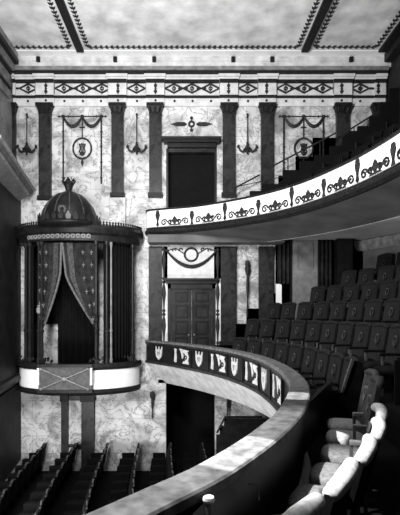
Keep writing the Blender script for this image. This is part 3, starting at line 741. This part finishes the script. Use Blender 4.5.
# dotted cornice on the rear wall
m = MB().sweep(RAIL.run(0, 9, .2), [(bw-.12, E+2.1), (bw, E+2.1), (bw, E+1.8), (bw-.05, E+1.8), (bw-.12, E+1.95)]); clampw(m)
S('trim_rear_cornice', m, M_mid)
# gallery terraces and seats
GP, GR_ = .72, .56
def gz(n): return E+2.35+GR_*n
for n in range(6):
    a = .14+GP*n+(.25 if n else 0); b = .39+GP*(n+1)
    g0 = next(i*.02 for i in range(500) if (lambda A: A[0][0]+A[2][0]*b)(GAL.at(i*.02)) > 1.6+.5*n)
    th = .1 if n == 0 else .6
    m = MB().sweep(GAL.run(g0, GAL.len, .2), [(a, gz(n)-th), (b, gz(n)-th), (b, gz(n)), (a, gz(n))])
    m.v = [(min(x, XR-.002), min(y, FW-.002), z) for x, y, z in m.v]; S('floor_gallery_terrace', m, M_floor)
def make_gseat():
    r = bpy.data.objects.new('gallery_chair', None); C.objects.link(r)
    MB().box(-.23, .23, -.2, .18, .36, .44).build('cushion', M_vel, r, bevel=.03, loc=(0,0,0))
    b = MB().add([(-.25, .18, .36), (.25, .18, .36), (.25, .24, .36), (-.25, .24, .36), (-.25, .27, .82), (.25, .27, .82), (.25, .33, .82), (-.25, .33, .82), (0, .27, .88), (0, .33, .88)],
       [(0,1,2,3), (0,4,8,5,1), (3,2,6,9,7), (0,3,7,4), (1,5,6,2), (4,7,9,8), (8,9,6,5)]); b.build('backrest', M_vel, r, loc=(0,0,0))
    for k in (-1, 1): MB().box(k*.25-.015, k*.25+.015, -.15, .2, 0, .58).build('side_frame', M_dwood, r, loc=(0,0,0))
    return r
gp = make_gseat(); gu = False
for n in range(6):
    off = .14+.36+GP*n+(.2 if n else 0); t = .8; k = 0
    ymax = 12.3-.0*n; t = 0.3; qprev = None
    pts = []
    while t < GAL.len-.5:
        p, tg, nn = GAL.at(t); q = p+nn*off
        if q[1] < ymax and q[0] > 1.65+.5*n and q[0]/q[1] < .53 and q[0] < XR-.4 and (qprev is None or (q-qprev).length >= .53):
            pts.append((q, nn)); qprev = q
        t += .03
    for k, (q, nn) in enumerate(pts):
        o = gp if not gu else copy_tree(gp); gu = True
        o.location = (q[0], q[1], gz(n)); o.rotation_euler = (0, 0, math.atan2(nn[1], nn[0])-math.pi/2)
        tag(o, 'black gallery seat behind the white front, %s row, %s from the far wall' % (rowname[n], ORD[k]), 'gallery seat', 'gallery seats, %s row' % rowname[n])
steps = [(250, 196), (250, 191), (262, 191), (262, 184), (285, 184), (283, 174), (283, 170), (300, 170), (300, 161), (315, 161), (315, 155), (330, 155), (330, 146), (343, 146), (343, 137), (350, 131), (358, 131), (358, 126), (370, 126), (370, 116), (380, 116), (380, 102), (390, 102), (390, 88), (401, 88), (401, 225)]
poly = [(fx(a, 12.2), fz(b, 12.2)) for a, b in steps]+[(fx(330, 12.2), fz(215, 12.2)), (fx(270, 12.2), fz(225, 12.2))]
poly = [(a, max(b, E+2.3)) for a, b in poly]
tag(MB().prism(poly, (0, 12.2, 0), UX, UZ, (0, 1, 0), 0, .08).build('stair_parapet', M_black, None), 'black stepped parapet of the gallery side stairs under the handrails', 'parapet')
# handrails on the gallery side steps
def handrail(pa, pb, Y, lbl, posts, fork=0):
    A = Vector((fx(pa[0], Y), Y, fz(pa[1], Y))); B = Vector((fx(pb[0], Y), Y, fz(pb[1], Y)))
    r = root('handrail', (A[0], Y, A[2]-.9), lbl, 'handrail')
    MB().tube([A, B], .025, 6).build('rail', M_orn, r)
    if fork: MB().tube([A-Vector((0,0,.2)), B-Vector((0,0,.2))], .015, 6).build('lower_rail', M_orn, r)
    for f in posts:
        p = A.lerp(B, f); MB().tube([p, p-Vector((0,0,.85))], .015, 6).build('post', M_orn, r)
handrail((234, 188.5), (259.5, 175), 12.6, 'short dark handrail rising between the pilasters just above the gallery front', (.08,))
handrail((272, 166.5), (336, 133), 12.5, 'long dark handrail climbing in front of the right lyre wreath', (.25, .75))
handrail((338, 137), (378, 112), 12.5, 'double dark handrail climbing right of the last tall pilaster', (.4, .75), 1)
o = MB().tube([(fx(236, 12.4), 12.4, fz(187, 12.4)), (fx(305, 12.4), 12.4, fz(172, 12.4))], .012, 5); 
o.tube([(fx(287, 12.4), 12.4, fz(192, 12.4)), (fx(287, 12.4), 12.4, fz(176, 12.4))], .012, 5)
tag(o.build('guard_wire', M_orn, None), 'thin guard rail line crossing above the gallery front', 'guard rail')

# ---------------------------------------------------------------- royal box
BX, BY, RX, RY = fx(79.5, 12.7), 12.85, 1.74, 1.15
bx = root('royal_box', (BX, BY, E-2.2), 'ornate dark domed proscenium box with curtains and a white curved front on the far wall', 'theatre box')
def arc(a0, a1, n=40, k=1.0, kx=None):   # angles measured from -Y (front), + to the right
    out = []
    for i in range(n+1):
        a = math.radians(a0+(a1-a0)*i/n); p = (BX+RX*k*math.sin(a), BY-RY*k*math.cos(a))
        nn = Vector((math.sin(a)/RX, -math.cos(a)/RY)).normalized(); out.append((p, (nn[0], nn[1])))
    return out
FULL = arc(-83, 83)
def bz(py): return E+(312-py)*12.7/440     # heights read at the bay's side edges
MB().sweep(FULL, [(-.04, bz(385)), (0, bz(385)), (0, bz(366)), (-.04, bz(366))]).build('front_wall', M_white, bx)
MB().sweep(FULL, [(-.3, bz(389.5)), (.0, bz(389.5)), (.05, bz(387)), (.03, bz(384)), (-.3, bz(384))]).build('lower_moulding', M_cap, bx)
MB().sweep(FULL, [(-.1, bz(366)), (.03, bz(366)), (.08, bz(363.5)), (.05, bz(360)), (-.1, bz(360))]).build('parapet_rail', M_cap, bx)
def fan(path, z0, z1, k=.98):
    m = MB(); ps = [(BX+(p[0]-BX)*k, BY+(p[1]-BY)*k) for p, _ in path]; n = len(ps)
    m.add([(x, y, z0) for x, y in ps]+[(x, y, z1) for x, y in ps], [tuple(range(n)), tuple(range(2*n-1, n-1, -1))]+[(i, i+1, n+i+1, n+i) for i in range(n-1)]+[(n-1, 0, n, 2*n-1)])
    return m
fan(FULL, bz(389), bz(384)).build('floor_slab', M_cove, bx)
fan(FULL, bz(243), bz(233), 1.0).build('canopy_slab', M_dome, bx)
MB().sweep(FULL, [(-.1, bz(246)), (.02, bz(246)), (.03, bz(241)), (.10, bz(239)), (.13, bz(235)), (.10, bz(232)), (-.1, bz(231))]).build('cornice', M_dome, bx)
cr = MB()
for i, (p, nn) in enumerate(arc(-82, 82, 56)):
    cr.lathe([(.02, 0), (.04, .04), (.015, .08), (.03, .11), (0, .15)], (p[0]+nn[0]*.06, p[1]+nn[1]*.06, bz(232.5)), 6)
cr.build('cresting', M_cap, bx)
# pale ornamental band in front bay
MB().sweep(arc(-44, 18), [(.03, bz(244.5)), (.045, bz(244.5)), (.045, bz(239.5)), (.03, bz(239.5))]).build('pale_frieze', M_gild, bx)
o = MB()
for i, (p, nn) in enumerate(arc(-42, 16, 13)):
    N = Vector((nn[0], nn[1], 0)); U = Vector((-nn[1], nn[0], 0)); o.ringprism(circ(.06, 8), circ(.035, 8), (p[0]+nn[0]*.045, p[1]+nn[1]*.045, bz(242)), U, UZ, N, 0, .012)
o.build('frieze_rings', M_gilm, bx)
# columns: angles chosen where the photograph shows them
def col(px, lightm=False, rr=.05):
    sx = (fx(px, 12.0)-BX)/RX
    for _ in range(4):
        sx = max(-.995, min(.995, sx)); a = math.asin(sx); Y = BY-RY*math.cos(a); sx = (fx(px, Y)-BX)/RX
    X = BX+RX*.96*sx; Y = BY-RY*.96*math.cos(a)
    h = bz(246)-bz(360)
    MB().lathe([(rr*1.4, 0), (rr*1.4, .1), (rr, .14), (rr*.95, h*.25), (rr*1.3, h*.255), (rr*1.3, h*.27), (rr*.9, h*.28), (rr*.8, h-.15), (rr*1.3, h-.08), (rr*1.4, h)], (X, Y, bz(360)), 10).build('column', M_dome if not lightm else M_mid, bx)
    return X, Y
for q, l in ((23.5, 0), (27.5, 0), (37, 0), (40, 0), (97, 0), (108, 0), (112.5, 1), (135, 0)): col(q, l, .05 if l == 0 else .03)
# curtains on either side bays; dark sheets behind paint the shaded interior
for a0, a1 in ((-76, -47), (32, 72)):
    pth = arc(a0, a1, 60, .90); m = MB(); vs = []; fs = []
    for j, z in enumerate((bz(246), bz(362))):
        for i, (p, nn) in enumerate(pth): w_ = .03*math.sin(i*.9); vs.append((p[0]+nn[0]*w_, p[1]+nn[1]*w_, z))
    n = len(pth)
    if a0 > 0:    # leaves the gap next to the main bay
        pass
    vs += [(x, y+.02, z) for x, y, z in vs]
    for i in range(n-1): fs += [(i, i+1, n+i+1, n+i), (2*n+i, 3*n+i, 3*n+i+1, 2*n+i+1)]
    fs += [(0, n, 3*n, 2*n), (n-1, 2*n+n-1, 4*n-1, 2*n-1)]
    fs += [(i, 2*n+i, 2*n+i+1, i+1) for i in range(n-1)]+[(n+i, n+i+1, 3*n+i+1, 3*n+i) for i in range(n-1)]
    m.add(vs, fs).build('side_curtain', M_vel, bx, smooth=True)
curtain_mesh(fx(59), fx(99), bz(246), bz(370), FW-.12, 6, .03).build('dark_backing', M_vel, bx, smooth=True)
curtain_mesh(fx(26), fx(60), bz(246), fz(324), FW-.12, 5, .03).build('dark_backing', M_vel, bx, smooth=True)
curtain_mesh(fx(26), fx(40), fz(324), bz(370), FW-.12, 2, .03).build('dark_backing', M_vel, bx, smooth=True)
# main swagged curtains
def front_y(px, k=.93):
    Y = 11.9
    for _ in range(5):
        sx = max(-.99, min(.99, (fx(px, Y)-BX)/(RX*k))); Y = BY-RY*k*math.cos(math.asin(sx))
    return Y
def curtain(sgn):
    N, Mv = 24, 26; outer = 38.5 if sgn < 0 else 97.5
    def hem(v):      # px position of the inner hem at depth v (0 top, 1 bottom)
        if sgn < 0: return 61.5-2.5*v-14*max(0, v-.35)**1.3/(0.65**1.3)
        return 62.5+9*v+22*max(0, v-.4)**1.2/(0.6**1.2)
    vs = []; fs = []
    for j in range(Mv+1):
        v = j/Mv; y_px = 243+v*(324-243) 
        for i in range(N+1):
            u = i/N; px = outer+(hem(v)-outer)*u
            yp = y_px+ (6*math.sin(u*math.pi)*v*v if True else 0)
            Y = front_y(px)-.02*math.sin(u*math.pi*5+v)*1.2; vs.append((fx(px, Y), Y, fz(yp, Y)))
    k = len(vs); vs += [(x, y+.02, z) for x, y, z in vs]; w1 = N+1
    for j in range(Mv):
        for i in range(N): q = j*w1+i; fs += [(q, q+1, q+w1+1, q+w1), (k+q, k+q+w1, k+q+w1+1, k+q+1)]
    for i in range(N): fs += [(i, k+i, k+i+1, i+1), (Mv*w1+i, Mv*w1+i+1, k+Mv*w1+i+1, k+Mv*w1+i)]
    for j in range(Mv): q = j*w1; fs += [(q, q+w1, k+q+w1, k+q), (q+N, k+q+N, k+q+w1+N, q+w1+N)]
    c = MB().add(vs, fs).build('front_curtain', M_curt, bx, smooth=True)
    edge = [Vector(vs[j*w1+N])+Vector((0, -.02, 0)) for j in range(Mv+1)]
    MB().tube(edge, .030, 6).build('braid', M_hem, c)
    # broad pale stripe one hand in from the edge
    sb = MB(); pv = []
    for j in range(Mv+1):
        for i in (N-8 if sgn < 0 else N-7, N-3):
            p = Vector(vs[j*w1+i]); pv.append((p[0], p[1]-.025, p[2]))
    kk = len(pv); pv += [(x, y+.01, z) for x, y, z in pv]; ff = []
    for j in range(Mv): q = 2*j; ff += [(q, q+1, q+3, q+2), (kk+q, kk+q+2, kk+q+3, kk+q+1), (q, q+2, kk+q+2, kk+q), (q+1, kk+q+1, kk+q+3, q+3)]
    sb.add(pv, ff).build('stripe', plain('curtain_stripe', 62, .8, var=20, scale=20), c)
    mo = MB()
    for j in range(3, Mv-2, 4):
        for i in ((3, 9) if sgn < 0 else (4, 10)):
            p = Vector(vs[j*w1+i]); O = (p[0], p[1]-.045, p[2])
            mo.prism([(-.012, -.07), (.012, -.07), (.012, -.015), (.04, -.01), (.04, .015), (.012, .015), (.0, .07), (-.012, .015), (-.04, .015), (-.04, -.01), (-.012, -.015)], O, UX, UZ, NY, 0, .015)
    mo.build('embroidery', M_hem, c)['kind'] = 'stuff'
curtain(-1); curtain(1)
# tie-back tassels
for q in (39.5, 97): 
    Y = front_y(q); MB().lathe([(0, -.16), (.06, -.1), (.07, 0), (.03, .05), (.05, .09), (0, .13)], (fx(q, Y), Y-.06, fz(309 if q < 50 else 318, Y)), 10).build('tieback_tassel', M_gilm if q < 50 else M_dome, bx)
# flowers / foliage on the rail
for q in (46, 96, 26, 130):
    m = MB(); Y = front_y(q, 1.0); 
    for i in range(14): 
        a = random.random()*6.28; m.lathe([(0, 0), (.03, .02), (.035, .06), (0, .10)], (fx(q, Y)+random.uniform(-.2, .2), Y+.02+random.uniform(-.03, .05), bz(360)-.02+random.uniform(0, .12)), 6)
    tag(m.build('foliage_box', M_cap, None), 'clump of dark foliage on the box rail, '+{46:'in the main curtained opening on the left', 96:'at the right edge of the curtained opening', 26:'at the far left between the thin columns', 130:'at the right end of the rail'}[q], 'plant')
# dome
DX, DY, DZ = fx(69.5, 12.1), 12.1, E+(312-226)*12.1/440
dp = [(.98, -.06), (1.0, 0), (.96, .03), (.90, .06), (.88, .18), (.83, .36), (.73, .54), (.58, .70), (.40, .82), (.22, .88), (.12, .92)]
DR = .84
dm = MB().lathe([(DR*r, z) for r, z in dp]+[(.0, .93)], (DX, DY, DZ), 32).build('dome', M_dome, bx, smooth=True)
for i in range(12):
    a = 2*math.pi*(i+.5)/12
    MB().tube([(DX+DR*(r+.01)*math.cos(a), DY+DR*(r+.01)*math.sin(a), DZ+z) for r, z in dp[3:]], .018, 6).build('rib', M_gild, dm)
m = MB()
for i in range(28):
    a = 2*math.pi*i/28; rr = DR*.97; u = Vector((-math.sin(a), math.cos(a), 0)); N = Vector((math.cos(a), math.sin(a), 0))
    m.prism([(-.05, 0), (.05, 0), (.07, .09), (0, .22), (-.07, .09)], Vector((DX, DY, DZ+.03))+N*rr, u, Vector((0, 0, 1)), N, 0, .025)
m.build('palmette_ring', M_mwood, dm)
m = MB().ringprism(circ(.11, 14), circ(.05, 14), (DX, DY-.80*DR, DZ+.30), UX, UZ, NY, 0, .05); m.build('cartouche', M_gild, dm)
m = MB().lathe([(.12, 0), (.14, .04), (.08, .08), (.10, .15), (.13, .24), (.16, .30), (.12, .33), (.05, .36), (.03, .42), (0, .46)], (DX-.02, DY, DZ+.88), 14)
for i in range(8):
    a = 2*math.pi*i/8; m.tube([(DX-.02+.12*math.cos(a), DY+.12*math.sin(a), DZ+1.12), (DX-.02+.19*math.cos(a), DY+.19*math.sin(a), DZ+1.22), (DX-.02+.12*math.cos(a), DY+.12*math.sin(a), DZ+1.30)], .02, 5)
m.build('crown_finial', M_dome, dm)
# flat panel with crossed rods in front
PYf = 11.62
def q3(px, py, dy=0): return (fx(px, PYf), PYf+dy, fz(py, PYf))
fp = MB().box(fx(38.5, PYf), fx(91.5, PYf), PYf, PYf+.12, fz(391, PYf), fz(366, PYf)).build('armorial_panel', M_panel, bx)
m = MB()
for a, b in (((41, 369), (88, 389)), ((88, 369), (41, 389))):
    m.tube([q3(*a, -.03), q3(*b, -.03)], .018, 6)
    for e in (a, b): m.lathe([(0, -.04), (.035, -.02), (.035, .02), (0, .04)], q3(*e, -.03), 8)
m.lathe([(0, -.06), (.08, -.03), (.08, .03), (0, .06)], q3(64.5, 379, -.04), 10, sy=.4)
m.build('crossed_staffs', M_gilm, fp)
MB().box(fx(37.5, PYf), fx(92.5, PYf), PYf-.04, PYf+.14, fz(367, PYf), fz(364.5, PYf)).build('panel_top_moulding', M_mwood, fp)
MB().box(fx(37.5, PYf), fx(92.5, PYf), PYf-.03, PYf+.14, fz(393, PYf), fz(390, PYf)).build('panel_bottom_moulding', M_cap, fp)
for a, b in ((37.6, 39.6), (90.4, 92.4)): MB().box(fx(a, PYf), fx(b, PYf), PYf-.05, PYf+.10, fz(385, PYf), fz(368, PYf)).build('panel_post', M_gil, fp)

# ---------------------------------------------------------------- stalls
def make_stall():
    r = bpy.data.objects.new('stalls_chair', None); C.objects.link(r)   # faces -X
    MB().box(-.2, .2, -.23, .23, .38, .46).build('cushion', M_stall, r, bevel=.03, loc=(0,0,0))
    b = MB(); vs = []
    n = 6
    for j, z in enumerate((.36, .7, .9)):
        for i in range(n+1):
            yy = -.24+.48*i/n; vs.append((.2+.06*j, yy, z+(.05*math.cos(yy/.24*math.pi/2) if j == 2 else 0)))
    k = len(vs); vs += [(x+.06, y, z) for x, y, z in vs]; fs = []
    for j in range(2):
        for i in range(n): q = j*(n+1)+i; fs += [(q, q+1, q+n+2, q+n+1), (k+q, k+q+n+1, k+q+n+2, k+q+1)]
    for i in range(n): fs += [(i, k+i, k+i+1, i+1), (2*(n+1)+i, 2*(n+1)+i+1, k+2*(n+1)+i+1, k+2*(n+1)+i)]
    for j in range(2): q = j*(n+1); fs += [(q, q+n+1, k+q+n+1, k+q), (q+n, k+q+n, k+q+2*n+1, q+2*n+1)]
    b.add(vs, fs).build('backrest', M_stall, r, loc=(0,0,0))
    MB().tube([(.365, -.22, .89), (.365, 0, .945), (.365, .22, .89)], .022, 6).build('highlight_bead', M_gilm if False else plain('stall_highlight', 62, .4, var=25, scale=30, spec=.6), r, loc=(0,0,0))  # pale bead paints the highlight line along the seat tops
    for k in (-1, 1): MB().box(-.16, .2, k*.25-.015, k*.25+.015, 0, .60).build('side_frame', M_stall, r, loc=(0,0,0))
    return r
sp = make_stall(); su = False
r_names = ['leftmost', 'second from left', 'third from left', 'fourth from left', 'fifth from left', 'sixth from left', 'rightmost']
for i, xb in enumerate((-4.1-.35, -3.55, -2.65, -1.75, -.85, .05)):
    for k in range(9):
        Y = 12.55-.56*k; X = xb+.0+ .028*(12.55-Y)**1.0*1.0+.012*(12.55-Y)**2
        if (X+.3)/Y*440+188 < -8: continue
        o = sp if not su else copy_tree(sp); su = True
        o.location = (X, Y, 0); o.rotation_euler = (0, 0, .04+.04*k*.5)
        tag(o, 'dark stalls seat, %s visible row, %s from the far wall' % (r_names[i], ORD[k]), 'stalls seat', 'stalls seats, %s row' % r_names[i])
# stepped dark partition at stalls level right of the doorway
r = root('stepped_partition', (1.2, 11.4, 0), 'dark stepped side partition of the stalls, right of the dark doorway', 'partition')
m = MB()
for i, (a, b, top) in enumerate(((216.5, 220, 436), (220, 224.5, 427), (224.5, 300, 419))):
    m.box(fx(a, 11.6), fx(b, 11.6), 11.6, 11.75, 0, fz(top, 11.6))
m.build('boarding', M_dwood, r)
MB().tube([(fx(217, 11.55), 11.55, fz(433, 11.55)), (fx(225, 11.55), 11.55, fz(417, 11.55)), (fx(262, 11.55), 11.55, fz(417, 11.55))], .03, 6).build('cap_rail', M_cap, r)

# ---------------------------------------------------------------- small things in the dark foreground
def near(px, py, Y): return Vector((fx(px, Y), Y, fz(py, Y)))
fz0 = E-1.7
b = near(208.5, 502, 2.05); r = root('brass_post', (b[0], b[1], fz0), 'short post with pale top in the bottom foreground', 'post')
MB().lathe([(.05, 0), (.05, .02), (.018, .03), (.018, b[2]-fz0)], (b[0], b[1], fz0), 12).build('pole', M_mid, r)
MB().lathe([(0, 0), (.026, 0), (.03, .012), (.026, .024), (0, .026)], (b[0], b[1], b[2]), 14).build('top_cap', M_gil, r)
b = near(270, 460, 2.75); r = root('coat_hook', (b[0], b[1], b[2]), 'small bent metal hook on the back of the balcony ledge', 'hook')
p0, tg, nn = RAIL.at(next(i*.01 for i in range(2000) if RAIL.at(i*.01)[0][1] < 2.62))
hb = Vector((p0[0]+nn[0]*(LW+.0), p0[1]+nn[1]*(LW+.0), E-1.0))
r.location = hb
hn = Vector((nn[0], nn[1], 0))
MB().tube([hb-hn*.03+Vector((0,0,.02)), hb+hn*.03+Vector((0,0,.02)), hb+hn*.035-Vector((0,0,.06))], .005, 6).build('hook_rod', M_mid, r)
